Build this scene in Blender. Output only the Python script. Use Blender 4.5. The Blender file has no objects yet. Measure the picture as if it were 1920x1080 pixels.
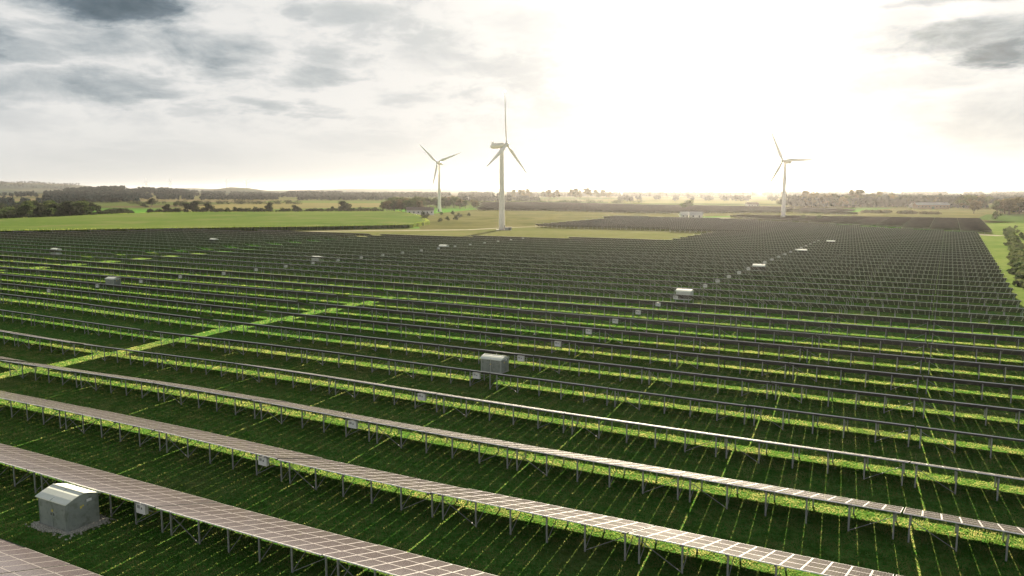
import bpy, bmesh, math, random
import numpy as np
from mathutils import Vector, Matrix
R = math.radians
rnd = random.Random(7)
sc = bpy.context.scene
COL = sc.collection

# ------------------------------------------------------------------ camera
CH = 21.4                       # camera height, metres above the site
PITCH = math.atan(185.5/1493.0)
YAW = R(28.66)                  # heading, left of +Y
FPX = 1493.0
cam_d = bpy.data.cameras.new('camera'); cam = bpy.data.objects.new('camera', cam_d); COL.objects.link(cam)
cam_d.sensor_width = 36.0; cam_d.lens = FPX/1920.0*36.0
cam_d.clip_start = 0.5; cam_d.clip_end = 60000
cam.location = (0, 0, CH); cam.rotation_euler = (R(90)-PITCH, 0, YAW)
sc.camera = cam

# ------------------------------------------------------------------ light
SUN_EL = R(19.5); SUN_AZ = R(14.0)          # azimuth left of +Y
sd = Vector((-math.sin(SUN_AZ)*math.cos(SUN_EL), math.cos(SUN_AZ)*math.cos(SUN_EL), math.sin(SUN_EL)))
sl = bpy.data.lights.new('sun', 'SUN'); sl.energy = 4.9; sl.angle = R(0.5); sl.color = (1.0, 0.86, 0.66)
so = bpy.data.objects.new('sun', sl); COL.objects.link(so); so.location = (0, 0, 200)
so.rotation_euler = sd.to_track_quat('Z', 'Y').to_euler()
sc.view_settings.view_transform = 'Standard'; sc.view_settings.look = 'None'
sc.view_settings.exposure = 2.25; sc.view_settings.gamma = 1.0; sc.view_settings.use_curve_mapping = False
EXPO = 2.0**2.25
sc.render.engine = 'CYCLES'
sc.cycles.use_denoising = True
sc.cycles.max_bounces = 8; sc.cycles.diffuse_bounces = 3; sc.cycles.glossy_bounces = 3
sc.cycles.transmission_bounces = 3; sc.cycles.volume_bounces = 0; sc.cycles.transparent_max_bounces = 8
sc.cycles.sample_clamp_indirect = 8.0

# ---- node helper
class NT:
    def __init__(s, nt): s.nt = nt; s.N = nt.nodes; s.L = nt.links
    def new(s, t, **k):
        n = s.N.new(t)
        for a, b in k.items(): setattr(n, a, b)
        return n
    def link(s, a, b): s.L.new(a, b)
    def put(s, sock, v):
        if isinstance(v, bpy.types.NodeSocket): s.L.new(v, sock)
        else: sock.default_value = v
    def m(s, op, a, b=0.0, c=0.0, clamp=False):
        n = s.new('ShaderNodeMath', operation=op); n.use_clamp = clamp
        for i, v in enumerate((a, b, c)): s.put(n.inputs[i], v)
        return n.outputs[0]
    def vm(s, op, a, b=(0, 0, 0), sc_=None):
        n = s.new('ShaderNodeVectorMath', operation=op); s.put(n.inputs[0], a); s.put(n.inputs[1], b)
        if sc_ is not None: s.put(n.inputs['Scale'], sc_)
        return n.outputs['Value'] if op in ('DOT_PRODUCT', 'LENGTH') else n.outputs[0]
    def noise(s, vec, scale, detail=4, rough=0.55, w=None, dist=0.0):
        n = s.new('ShaderNodeTexNoise'); s.put(n.inputs['Vector'], vec); n.inputs['Scale'].default_value = scale
        n.inputs['Detail'].default_value = detail; n.inputs['Roughness'].default_value = rough; n.inputs['Distortion'].default_value = dist
        return n.outputs['Fac'], n.outputs['Color']
    def ramp(s, fac, stops, interp='LINEAR'):
        n = s.new('ShaderNodeValToRGB'); s.put(n.inputs[0], fac); cr = n.color_ramp; cr.interpolation = interp
        while len(cr.elements) > 1: cr.elements.remove(cr.elements[-1])
        cr.elements[0].position = stops[0][0]; cr.elements[0].color = tuple(stops[0][1])+(1,)
        for p, c in stops[1:]:
            e = cr.elements.new(p); e.color = tuple(c)+(1,)
        return n.outputs[0]
    def mix(s, f, a, b, mode='MIX'):
        n = s.new('ShaderNodeMix', data_type='RGBA', blend_type=mode)
        s.put(n.inputs[0], f)
        for i, v in ((6, a), (7, b)):
            if not isinstance(v, bpy.types.NodeSocket): v = tuple(v)+(1,) if len(v) == 3 else v
            s.put(n.inputs[i], v)
        return n.outputs[2]
    def smooth(s, x, a, b):
        n = s.new('ShaderNodeMapRange', interpolation_type='SMOOTHSTEP'); s.put(n.inputs[0], x)
        n.inputs[1].default_value = a; n.inputs[2].default_value = b
        return n.outputs[0]

# ------------------------------------------------------------------ sky: Nishita + cloud deck in the world
world = bpy.data.worlds.new('World'); sc.world = world; world.use_nodes = True
w = NT(world.node_tree); w.N.clear()
SKYS = 0.1
sky = w.new('ShaderNodeTexSky'); sky.sky_type = 'NISHITA'; sky.sun_disc = False
sky.sun_elevation = SUN_EL; sky.sun_rotation = -SUN_AZ; sky.air_density = 1.0; sky.dust_density = 2.0
tc = w.new('ShaderNodeTexCoord'); d0 = tc.outputs['Generated']
sep = w.new('ShaderNodeSeparateXYZ'); w.link(d0, sep.inputs[0]); dx, dy, dz = sep.outputs
az = w.m('MULTIPLY', w.m('ARCTAN2', dx, dy), 180/math.pi)           # degrees, right of +Y
el = w.m('MULTIPLY', w.m('ARCSINE', dz), 180/math.pi)
# planar cloud-deck coordinates (clouds flatten towards the horizon)
zz = w.m('ADD', w.m('MAXIMUM', dz, 0.0), 0.10)
comb = w.new('ShaderNodeCombineXYZ'); w.link(w.m('DIVIDE', dx, zz), comb.inputs[0]); w.link(w.m('DIVIDE', dy, zz), comb.inputs[1]); comb.inputs[2].default_value = 3.3
pc = comb.outputs[0]
nA, nAc = w.noise(pc, 1.3, 6, 0.55, dist=0.3)
nB, nBc = w.noise(pc, 3.7, 5, 0.6)
wob = w.new('ShaderNodeSeparateXYZ'); w.link(nBc, wob.inputs[0])
wob2 = w.new('ShaderNodeSeparateXYZ'); w.link(nAc, wob2.inputs[0])
azd = w.m('ADD', az, w.m('ADD', w.m('MULTIPLY', w.m('SUBTRACT', wob.outputs[0], 0.5), 5.0), w.m('MULTIPLY', w.m('SUBTRACT', wob2.outputs[0], 0.5), 4.0)))
eld = w.m('ADD', el, w.m('ADD', w.m('MULTIPLY', w.m('SUBTRACT', wob.outputs[1], 0.5), 2.0), w.m('MULTIPLY', w.m('SUBTRACT', wob2.outputs[1], 0.5), 1.2)))
def px_dir(x, y):
    cx, cz = x-960, -(y-540)
    fw = FPX*math.cos(PITCH)+cz*math.sin(PITCH); up = -FPX*math.sin(PITCH)+cz*math.cos(PITCH)
    a = math.degrees(math.atan2(cx, fw)) - math.degrees(YAW)
    return a, math.degrees(math.atan2(up, math.hypot(cx, fw)))
def P(x, y, h=0.0):
    """ground point (height h) seen at this place of the 1920 px photograph"""
    cx, cz = x-960, -(y-540)
    fw = FPX*math.cos(PITCH)+cz*math.sin(PITCH); dn = FPX*math.sin(PITCH)-cz*math.cos(PITCH)
    t = (CH-h)/dn; a, b = cx*t, fw*t
    return (a*math.cos(YAW)-b*math.sin(YAW), a*math.sin(YAW)+b*math.cos(YAW))
clouds = [  # x, y, half width, half height (px), darkness
 (150, -10, 210, 44, 0.95), (265, 5, 90, 42, 0.9), (70, 40, 90, 14, .5), (395, 88, 130, 44, 0.70), (180, 80, 130, 34, 0.55), (40, 95, 90, 24, 0.5),
 (215, 162, 130, 28, 0.58), (50, 160, 110, 30, 0.5), (420, 145, 60, 17, 0.45), (590, 148, 70, 26, 0.45), (555, 18, 40, 16, 0.4),
 (660, 22, 90, 26, 0.35), (620, 100, 60, 22, 0.38), (480, 195, 60, 17, 0.42), (370, 208, 60, 14, 0.35), (600, 207, 60, 14, 0.38), (760, 190, 70, 18, 0.28),
 (820, 90, 90, 40, 0.30), (880, 130, 90, 22, 0.28), (1000, 50, 90, 40, 0.25), (1085, 145, 70, 18, 0.25), (40, 225, 90, 22, 0.22),
 (1850, 66, 180, 34, 0.75), (1900, 92, 100, 26, 1.0), (1720, 75, 140, 30, 0.55), (1800, -8, 130, 16, 0.7), (1660, 40, 110, 26, .35), (1560, 150, 120, 26, .25), (1640, 220, 150, 30, .25), (1700, 150, 120, 30, 0.35), (1880, 230, 130, 60, 0.42), (1780, 290, 150, 50, 0.28), (1100, 20, 90, 30, .25), (1050, 230, 110, 20, .18), (700, 270, 160, 22, .18), (300, 290, 200, 24, .2),
 (-150, 60, 150, 60, 0.8), (-200, 180, 150, 40, 0.6), (2100, 60, 140, 50, 0.7), (2100, 200, 150, 60, 0.4), (500, -80, 160, 50, .5), (900, -110, 200, 50, .4), (1900, -90, 200, 40, .7)]
cd2 = w.new('ShaderNodeCombineXYZ'); w.link(w.m('MULTIPLY', az, 0.10), cd2.inputs[0]); w.link(w.m('MULTIPLY', el, 0.24), cd2.inputs[1])
nD, _ = w.noise(cd2.outputs[0], 1.6, 8, 0.62, dist=0.4)
nE, _ = w.noise(cd2.outputs[0], 0.7, 7, 0.60, dist=0.6)
nF, _ = w.noise(cd2.outputs[0], 4.2, 8, 0.62, dist=0.3)
nd = w.m('MULTIPLY', w.m('SUBTRACT', nD, 0.5), 2.0)
dens = None
for cx, cy, hw, hh, dk in clouds:
    a0, e0 = px_dir(cx, cy); sx = hw/26.0*1.2; sy = hh/26.0*1.2
    u = w.m('DIVIDE', w.m('SUBTRACT', azd, a0), sx); v = w.m('DIVIDE', w.m('SUBTRACT', eld, e0), sy)
    r2 = w.m('ADD', w.m('MULTIPLY', u, u), w.m('MULTIPLY', v, v))
    f = w.m('MULTIPLY', w.smooth(w.m('ADD', w.m('SUBTRACT', 1.0, r2), nd), 0.0, 1.15), dk)
    dens = f if dens is None else w.m('MAXIMUM', dens, f)
shade = w.m('MULTIPLY', dens, w.m('ADD', 0.10, w.m('ADD', w.m('MULTIPLY', nD, 0.9), w.m('MULTIPLY', nF, 0.6))), clamp=True)
veil = w.m('MULTIPLY', w.smooth(w.m('ADD', w.m('MULTIPLY', nE, 0.35), w.m('ADD', w.m('MULTIPLY', nD, 0.3), w.m('MULTIPLY', nF, 0.35))), 0.46, 0.60), 0.26)
veil = w.m('MULTIPLY', veil, w.smooth(el, 0.3, 7.0))
shade = w.m('MAXIMUM', shade, veil)
# nearness to the sun (forward scattering through the cloud)
cosang = w.vm('DOT_PRODUCT', d0, tuple(sd))
ang = w.m('MULTIPLY', w.m('ARCCOSINE', cosang), 180/math.pi)
glow = w.m('EXPONENT', w.m('MULTIPLY', w.m('POWER', w.m('DIVIDE', ang, 10.5), 2.0), -1.0))
glow2 = w.m('EXPONENT', w.m('MULTIPLY', w.m('DIVIDE', ang, 20.0), -1.0))
cloudcol = w.ramp(shade, [(0.0, (0.81, 0.81, 0.79)), (0.14, (0.68, 0.695, 0.695)), (0.45, (0.42, 0.465, 0.49)), (0.75, (0.17, 0.22, 0.26)), (1.0, (0.09, 0.13, 0.16))])
warm = w.mix(w.m('MULTIPLY', glow2, 0.6, clamp=True), (1, 1, 1), (1.03, 0.985, 0.93))
cc = w.mix(1.0, cloudcol, warm, 'MULTIPLY')
gain = w.m('ADD', 1.0, w.m('ADD', w.m('MULTIPLY', glow, 1.0), w.m('MULTIPLY', glow2, 0.0)))
gl = w.vm('SCALE', cc, sc_=w.m('MULTIPLY', gain, 1.0/EXPO/SKYS))
gl = w.mix(w.m('SUBTRACT', 1.0, w.smooth(el, -1.0, 6.0)), gl, (0.66/EXPO/SKYS, 0.67/EXPO/SKYS, 0.65/EXPO/SKYS))
# overhead, out of view, the deck is darkened to deepen the shade below
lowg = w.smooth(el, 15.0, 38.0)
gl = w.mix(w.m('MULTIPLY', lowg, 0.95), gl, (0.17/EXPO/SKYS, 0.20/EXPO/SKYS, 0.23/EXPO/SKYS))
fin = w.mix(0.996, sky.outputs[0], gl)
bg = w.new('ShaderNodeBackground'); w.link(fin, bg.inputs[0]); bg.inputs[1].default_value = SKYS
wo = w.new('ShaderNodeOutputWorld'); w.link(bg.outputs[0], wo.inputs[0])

# ------------------------------------------------------------------ materials
def principled(name, col=(0.5, 0.5, 0.5), rough=0.6, metal=0.0, spec=0.5, build=None):
    m = bpy.data.materials.new(name); m.use_nodes = True
    t = NT(m.node_tree); b = t.N['Principled BSDF']
    b.inputs['Base Color'].default_value = (*col, 1); b.inputs['Roughness'].default_value = rough
    b.inputs['Metallic'].default_value = metal; b.inputs['Specular IOR Level'].default_value = spec
    if build: build(t, b)
    return m
def vary(c1, c2, scale, detail=4, bump=0.0, bscale=None, coord='Object', c3=None, scale3=0.3, dist=0.02):
    def f(t, b):
        tcn = t.new('ShaderNodeTexCoord')
        if coord == 'World': v = t.new('ShaderNodeNewGeometry').outputs['Position']
        else: v = tcn.outputs[coord]
        n, _ = t.noise(v, scale, detail, 0.6)
        c = t.mix(t.smooth(n, 0.3, 0.7), c1, c2)
        if c3:
            n3, _ = t.noise(v, scale3, 3)
            c = t.mix(t.smooth(n3, 0.5, 0.72), c, c3)
        t.link(c, b.inputs['Base Color'])
        if bump:
            nb, _ = t.noise(v, bscale or scale*3, 3)
            bn = t.new('ShaderNodeBump'); bn.inputs['Strength'].default_value = bump; bn.inputs['Distance'].default_value = dist
            t.link(nb, bn.inputs['Height']); t.link(bn.outputs[0], b.inputs['Normal'])
    return f
def field_mat(name, c1, c2, s=0.02, c3=None, stripes=None, bump=0.25, s2=0.3):
    """open land: two scales of colour and a rough surface; optional drill rows"""
    def f(t, b):
        v = t.new('ShaderNodeNewGeometry').outputs['Position']
        n, _ = t.noise(v, s, 4, 0.6); n2, _ = t.noise(v, s2, 4, 0.65)
        k = t.m('ADD', t.m('MULTIPLY', n, 0.6), t.m('MULTIPLY', n2, 0.4))
        c = t.mix(t.smooth(k, 0.36, 0.64), c1, c2)
        if c3:
            n3, _ = t.noise(v, s*2.3, 3); c = t.mix(t.smooth(n3, 0.5, 0.66), c, c3)
        if stripes:
            ang_, per = stripes
            sv = t.vm('DOT_PRODUCT', v, (math.cos(ang_), math.sin(ang_), 0))
            wv = t.m('SINE', t.m('MULTIPLY', sv, 2*math.pi/per))
            c = t.mix(t.m('MULTIPLY', t.m('ADD', wv, 1.0), 0.12), c, (0.03, 0.05, 0.02))
        t.link(c, b.inputs['Base Color'])
        nb, _ = t.noise(v, 1.5, 4); bn = t.new('ShaderNodeBump'); bn.inputs['Strength'].default_value = bump; bn.inputs['Distance'].default_value = 0.5
        t.link(nb, bn.inputs['Height']); t.link(bn.outputs[0], b.inputs['Normal'])
    return principled(name, rough=1.0, spec=0.0, build=f)

def grass_nodes(t, b):
    v = t.new('ShaderNodeNewGeometry').outputs['Position']
    n1, _ = t.noise(v, 0.35, 5, 0.6); n2, _ = t.noise(v, 3.0, 5, 0.65); n3, _ = t.noise(v, 0.09, 3)
    c = t.mix(t.smooth(n2, 0.35, 0.68), (0.028, 0.125, 0.013), (0.112, 0.225, 0.046))
    c = t.mix(t.m('MULTIPLY', t.smooth(n1, 0.5, 0.75), 0.6), c, (0.085, 0.125, 0.03))
    c = t.mix(t.m('MULTIPLY', t.smooth(n3, 0.55, 0.75), 0.4), c, (0.16, 0.15, 0.07))
    # further away the open land around the site is a patchwork of fields
    rad = t.vm('LENGTH', v)
    vo = t.new('ShaderNodeTexVoronoi'); t.put(vo.inputs['Vector'], t.vm('MULTIPLY', v, (0.0016, 0.0030, 0.0))); vo.inputs['Scale'].default_value = 1.0
    sepc = t.new('ShaderNodeSeparateColor'); t.link(vo.outputs['Color'], sepc.inputs[0])
    pf = t.ramp(sepc.outputs[0], [(0.0, (0.050, 0.072, 0.022)), (0.25, (0.094, 0.094, 0.044)), (0.42, (0.033, 0.055, 0.017)), (0.6, (0.110, 0.094, 0.055)), (0.78, (0.055, 0.083, 0.025)), (0.9, (0.066, 0.050, 0.033))], 'CONSTANT')
    pf = t.mix(t.m('MULTIPLY', t.smooth(n3, 0.3, 0.7), 0.35), pf, (0.10, 0.11, 0.05))
    c = t.mix(t.smooth(rad, 800.0, 1100.0), c, pf)
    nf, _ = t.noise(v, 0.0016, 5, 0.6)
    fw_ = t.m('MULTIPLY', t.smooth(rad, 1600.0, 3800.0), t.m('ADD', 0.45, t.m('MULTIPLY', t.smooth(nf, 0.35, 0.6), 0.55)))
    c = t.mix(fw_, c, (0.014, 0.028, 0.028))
    t.link(c, b.inputs['Base Color'])
    bn = t.new('ShaderNodeBump'); bn.inputs['Strength'].default_value = 0.6; bn.inputs['Distance'].default_value = 0.12
    nb, _ = t.noise(v, 5.0, 3, 0.7); t.link(nb, bn.inputs['Height']); t.link(bn.outputs[0], b.inputs['Normal'])
M = {}
M['ground'] = principled('grass_ground', rough=1.0, spec=0.0, build=grass_nodes)
def blade_mat(name, c1, c2, tr=0.55, scale=0.5):
    m = bpy.data.materials.new(name); m.use_nodes = True; t = NT(m.node_tree); t.N.clear()
    v = t.new('ShaderNodeNewGeometry').outputs['Position']
    n, _ = t.noise(v, scale, 4, 0.65)
    c = t.mix(t.smooth(n, 0.35, 0.68), c1, c2)
    df = t.new('ShaderNodeBsdfDiffuse'); t.link(c, df.inputs[0])
    tl = t.new('ShaderNodeBsdfTranslucent'); t.link(t.mix(1.0, c, (1.95, 1.55, 1.5), 'MULTIPLY'), tl.inputs[0])
    mx = t.new('ShaderNodeMixShader'); mx.inputs[0].default_value = tr; t.link(df.outputs[0], mx.inputs[1]); t.link(tl.outputs[0], mx.inputs[2])
    o = t.new('ShaderNodeOutputMaterial'); t.link(mx.outputs[0], o.inputs[0])
    return m
M['blade'] = blade_mat('grass_blades', (0.060, 0.135, 0.022), (0.20, 0.24, 0.085), 0.55, 0.6)
M['leaf'] = blade_mat('leaf_green', (0.022, 0.046, 0.017), (0.055, 0.080, 0.032), 0.3, 0.25)
M['leaf_dark'] = blade_mat('leaf_dark', (0.018, 0.032, 0.018), (0.045, 0.060, 0.032), 0.2, 0.25)
M['leaf_brown'] = blade_mat('leaf_olive', (0.045, 0.052, 0.026), (0.085, 0.080, 0.042), 0.3, 0.2)
M['wood_far'] = blade_mat('hazed_far_wood', (0.009, 0.021, 0.026), (0.024, 0.040, 0.040), 0.12, 0.02)  # blue of the distant haze put into the leaf colour
M['bark'] = principled('bark', rough=0.9, build=vary((0.05, 0.04, 0.03), (0.11, 0.09, 0.07), 6))
M['crop'] = blade_mat('maize', (0.07, 0.13, 0.025), (0.14, 0.20, 0.05), 0.4, 0.05)

def glass_nodes(t, b):
    """solar cells: 6 x 10 dark cells behind dusty glass, white gaps between the cells"""
    uv = t.new('ShaderNodeTexCoord').outputs['UV']
    s_ = t.new('ShaderNodeSeparateXYZ'); t.link(uv, s_.inputs[0])
    def line(x, n, wd):
        fr = t.m('FRACT', t.m('MULTIPLY', x, float(n)))
        dd = t.m('MINIMUM', fr, t.m('SUBTRACT', 1.0, fr))
        return t.m('SUBTRACT', 1.0, t.smooth(dd, wd*0.6, wd*1.4))
    ln = t.m('MAXIMUM', line(s_.outputs[0], 6, 0.05), line(s_.outputs[1], 10, 0.05))
    pos = t.new('ShaderNodeNewGeometry').outputs['Position']
    n, _ = t.noise(pos, 0.35, 4, 0.6)
    n2, _ = t.noise(pos, 4.0, 3, 0.6)
    cell = t.mix(n, (0.022, 0.017, 0.022), (0.038, 0.030, 0.033))
    c = t.mix(t.m('MULTIPLY', ln, 0.7), cell, (0.20, 0.185, 0.185))
    c = t.mix(t.m('ADD', 0.05, t.m('MULTIPLY', t.smooth(n2, 0.3, 0.8), 0.06)), c, (0.36, 0.305, 0.30))     # dust film
    t.link(c, b.inputs['Base Color'])
    t.link(t.m('ADD', 0.13, t.m('MULTIPLY', n, 0.08)), b.inputs['Roughness'])
M['glass'] = principled('solar_cells', rough=0.25, spec=0.35, build=glass_nodes)
M['glass_far'] = principled('solar_cells_far', rough=0.3, spec=0.5, build=vary((0.045, 0.038, 0.045), (0.08, 0.07, 0.07), 0.4, coord='World'))
M['alu_lit'] = principled('frame_lit_tone', (0.62, 0.60, 0.58), 0.6, 0.1)  # same aluminium, paled so frame sides and flanges look sunlit
M['rim'] = principled('pale_glint_rail', (0.78, 0.77, 0.76), 0.5, 0.1)  # added rail, pale to stand for the glint along the high edge
M['alu'] = principled('aluminium_frame', (0.20, 0.19, 0.185), 0.6, 0.1)
M['back'] = principled('backsheet', rough=0.6, build=vary((0.034, 0.027, 0.029), (0.056, 0.044, 0.045), 1.2))
M['steel'] = principled('galvanised_steel', rough=0.5, metal=0.5, build=vary((0.34, 0.35, 0.37), (0.50, 0.50, 0.51), 8))
M['purlin'] = principled('shaded_purlin_steel', rough=0.7, metal=0.2, build=vary((0.09, 0.08, 0.085), (0.13, 0.12, 0.125), 6))  # steel darkened to carry the shade under the decks
M['white_box'] = principled('white_paint', rough=0.45, build=vary((0.88, 0.88, 0.87), (0.80, 0.81, 0.80), 3))
M['dark'] = principled('dark_plastic', rough=0.5, build=vary((0.03, 0.03, 0.035), (0.06, 0.06, 0.06), 6))
M['kiosk'] = principled('grey_green_paint', rough=0.55, build=vary((0.26, 0.29, 0.27), (0.33, 0.36, 0.33), 1.6, c3=(0.20, 0.23, 0.19), scale3=2.2))
M['kiosk_roof'] = principled('pale_roof_paint', rough=0.85, spec=0.2, build=vary((0.80, 0.84, 0.72), (0.88, 0.90, 0.80), 2.0))
M['kiosk_pale'] = principled('pale_grey_paint', rough=0.55, build=vary((0.62, 0.65, 0.62), (0.70, 0.73, 0.70), 1.6))
M['yellow'] = principled('yellow_sticker', (0.75, 0.62, 0.12), 0.5)
M['plaque'] = principled('white_plaque', (0.8, 0.8, 0.8), 0.4)
M['stone'] = principled('pale_gravel', rough=0.9, build=vary((0.16, 0.15, 0.12), (0.70, 0.67, 0.58), 14, coord='World'))
M['turbine'] = principled('turbine_white', rough=0.4, build=vary((0.90, 0.86, 0.80), (0.84, 0.80, 0.74), 0.3))
M['track'] = field_mat('chalk_track', (0.300, 0.282, 0.228), (0.228, 0.216, 0.162), 0.05)
M['brick'] = principled('house_wall', rough=0.8, build=vary((0.30, 0.20, 0.15), (0.38, 0.27, 0.20), 1.0))
M['white_wall'] = principled('white_render', rough=0.8, build=vary((0.75, 0.73, 0.70), (0.66, 0.64, 0.60), 0.5))
M['roof_tile'] = principled('roof_tiles', rough=0.8, build=vary((0.22, 0.16, 0.13), (0.15, 0.12, 0.11), 1.5))
M['roof_pale'] = principled('fibre_roof', rough=0.8, build=vary((0.45, 0.44, 0.43), (0.55, 0.54, 0.52), 1.5))
M['window'] = principled('window_glass', (0.05, 0.06, 0.07), 0.1)
M['concrete'] = principled('concrete', rough=0.9, build=vary((0.35, 0.34, 0.32), (0.45, 0.44, 0.42), 2))
M['door'] = principled('dark_door', (0.12, 0.12, 0.12), 0.6)

# ------------------------------------------------------------------ mesh helpers
class MB:
    def __init__(s): s.v = []; s.f = []; s.mi = []; s.uv = {}
    def quad(s, pts, mi=0, uv=None):
        n = len(s.v); s.v += [tuple(p) for p in pts]; s.f.append(tuple(range(n, n+len(pts)))); s.mi.append(mi)
        if uv: s.uv[len(s.f)-1] = uv
    def box(s, c, sx, sy, sz, mi=0, mat=None):
        """box centred at c; mat rotates it"""
        n = len(s.v)
        for a in (-.5, .5):
            for b in (-.5, .5):
                for d in (-.5, .5):
                    p = Vector((a*sx, b*sy, d*sz))
                    if mat: p = mat @ p
                    s.v.append((p.x+c[0], p.y+c[1], p.z+c[2]))
        for q in ((0, 1, 3, 2), (4, 6, 7, 5), (0, 4, 5, 1), (2, 3, 7, 6), (0, 2, 6, 4), (1, 5, 7, 3)):
            s.f.append(tuple(n+i for i in q)); s.mi.append(mi)
    def bar(s, a, b, wd, ht, mi=0):
        a = Vector(a); b = Vector(b); d = b-a; L = d.length; z = d.normalized()
        x = z.cross(Vector((0, 0, 1)));
        if x.length < 1e-3: x = Vector((1, 0, 0))
        x.normalize(); y = z.cross(x)
        s.box((a+b)/2, wd, ht, L, mi, Matrix((x, y, z)).transposed())
    def cprof(s, a, b, wd, dp, th=0.012, mi=0):
        """open C section standing from a to b: web facing -Y plus two flanges"""
        a = Vector(a); b = Vector(b); c = (a+b)/2; L = (b-a).length
        s.box((c.x, c.y, c.z), wd, th, L, mi)
        for sx in (-1, 1): s.box((c.x+sx*(wd-th)/2, c.y+dp/2+th/2, c.z), th, dp-0.002, L, mi)
    def ring(s, secs, seg=16, mi=0, caps=True):
        """lathe-like skin through sections [(centre, rx, ry, matrix)]"""
        base = len(s.v)
        for c, rx, ry, mt in secs:
            for i in range(seg):
                t = 2*math.pi*i/seg; p = mt @ Vector((rx*math.cos(t), ry*math.sin(t), 0)); s.v.append((p.x+c[0], p.y+c[1], p.z+c[2]))
        for k in range(len(secs)-1):
            for i in range(seg):
                j = (i+1) % seg; a = base+k*seg
                s.f.append((a+i, a+j, a+seg+j, a+seg+i)); s.mi.append(mi)
        if caps:
            s.f.append(tuple(base+i for i in range(seg))[::-1]); s.mi.append(mi)
            a = base+(len(secs)-1)*seg; s.f.append(tuple(a+i for i in range(seg))); s.mi.append(mi)
    def mesh(s, name, mats, smooth=False):
        me = bpy.data.meshes.new(name); me.from_pydata(s.v, [], s.f)
        for m in mats: me.materials.append(M[m])
        me.polygons.foreach_set('material_index', s.mi)
        if s.uv:
            uvl = me.uv_layers.new(name='UVMap')
            for pi, uv in s.uv.items():
                ls = me.polygons[pi].loop_start
                for k, q in enumerate(uv): uvl.data[ls+k].uv = q
        if smooth: me.polygons.foreach_set('use_smooth', [True]*len(me.polygons))
        me.update(); return me
    def build(s, name, mats, parent=None, smooth=False):
        return link(name, s.mesh(name, mats if isinstance(mats, (list, tuple)) else [mats], smooth), parent)
def link(name, me, parent=None):
    o = bpy.data.objects.new(name, me); COL.objects.link(o)
    if parent: o.parent = parent
    return o
def empty(name, loc, rz=0, rot=None):
    o = bpy.data.objects.new(name, None); COL.objects.link(o); o.location = loc; o.rotation_euler = rot or (0, 0, rz); o.empty_display_size = 0.3
    return o
def tag(o, label=None, cat=None, group=None, kind=None):
    if label: o['label'] = label
    if cat: o['category'] = cat
    if group: o['group'] = group
    if kind: o['kind'] = kind
    return o
def mesh_np(name, V, F, mats, mi=None, smooth=False):
    """fast mesh from numpy: V (n,3), F (m,k)"""
    me = bpy.data.meshes.new(name); n, k = F.shape
    me.vertices.add(len(V)); me.vertices.foreach_set('co', V.astype(np.float32).ravel())
    me.loops.add(n*k); me.loops.foreach_set('vertex_index', F.astype(np.int32).ravel())
    me.polygons.add(n); me.polygons.foreach_set('loop_start', np.arange(0, n*k, k, dtype=np.int32)); me.polygons.foreach_set('loop_total', np.full(n, k, dtype=np.int32))
    for m in mats: me.materials.append(M[m])
    if mi is not None: me.polygons.foreach_set('material_index', mi.astype(np.int32))
    if smooth: me.polygons.foreach_set('use_smooth', np.ones(n, dtype=bool))
    me.update(calc_edges=True); me.validate(); return me

# ------------------------------------------------------------------ terrain
BUMPS = [(-95, 52, 26, 14, -0.35), (-150, 84, 34, 12, 0.45), (-66, 58, 22, 16, 0.28), (0, 54, 16, 18, 0.18), (-36, 42, 12, 9, -0.15), (-100, 70, 18, 8, -0.15), (-190, 100, 30, 14, 0.25)]
def T(x, y):
    z = 0.0
    for bx, by, sx, sy, h in BUMPS: z += h*math.exp(-((x-bx)/sx)**2-((y-by)/sy)**2)
    return z
def Tn(x, y):
    z = np.zeros_like(x)
    for bx, by, sx, sy, h in BUMPS: z += h*np.exp(-((x-bx)/sx)**2-((y-by)/sy)**2)
    r = np.hypot(x, y); a = np.degrees(np.arctan2(x, y))+math.degrees(YAW)     # degrees right of the view axis
    def hill(a0, wa, r0, wr, h): return h*np.exp(-((a-a0)/wa)**2-((r-r0)/wr)**2)
    z += hill(-30.4, 1.9, 7200, 1300, 50)+hill(-28.2, 1.0, 7600, 1000, 42)+hill(-33.5, 2.0, 7000, 1300, 40)+hill(-26, 4.5, 3100, 900, 22)+hill(-19, 1.9, 5200, 1300, 34)
    z += hill(-12, 4.0, 8000, 2000, 20)+hill(-5, 5.0, 8500, 2000, 28)+hill(5, 5.0, 8800, 2000, 24)+hill(26, 6.0, 8500, 2000, 26)+hill(-22, 3.0, 9500, 2000, 32)
    z += hill(-40, 8.0, 7500, 2000, 60)+hill(40, 8.0, 8000, 2000, 30)
    return z
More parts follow.
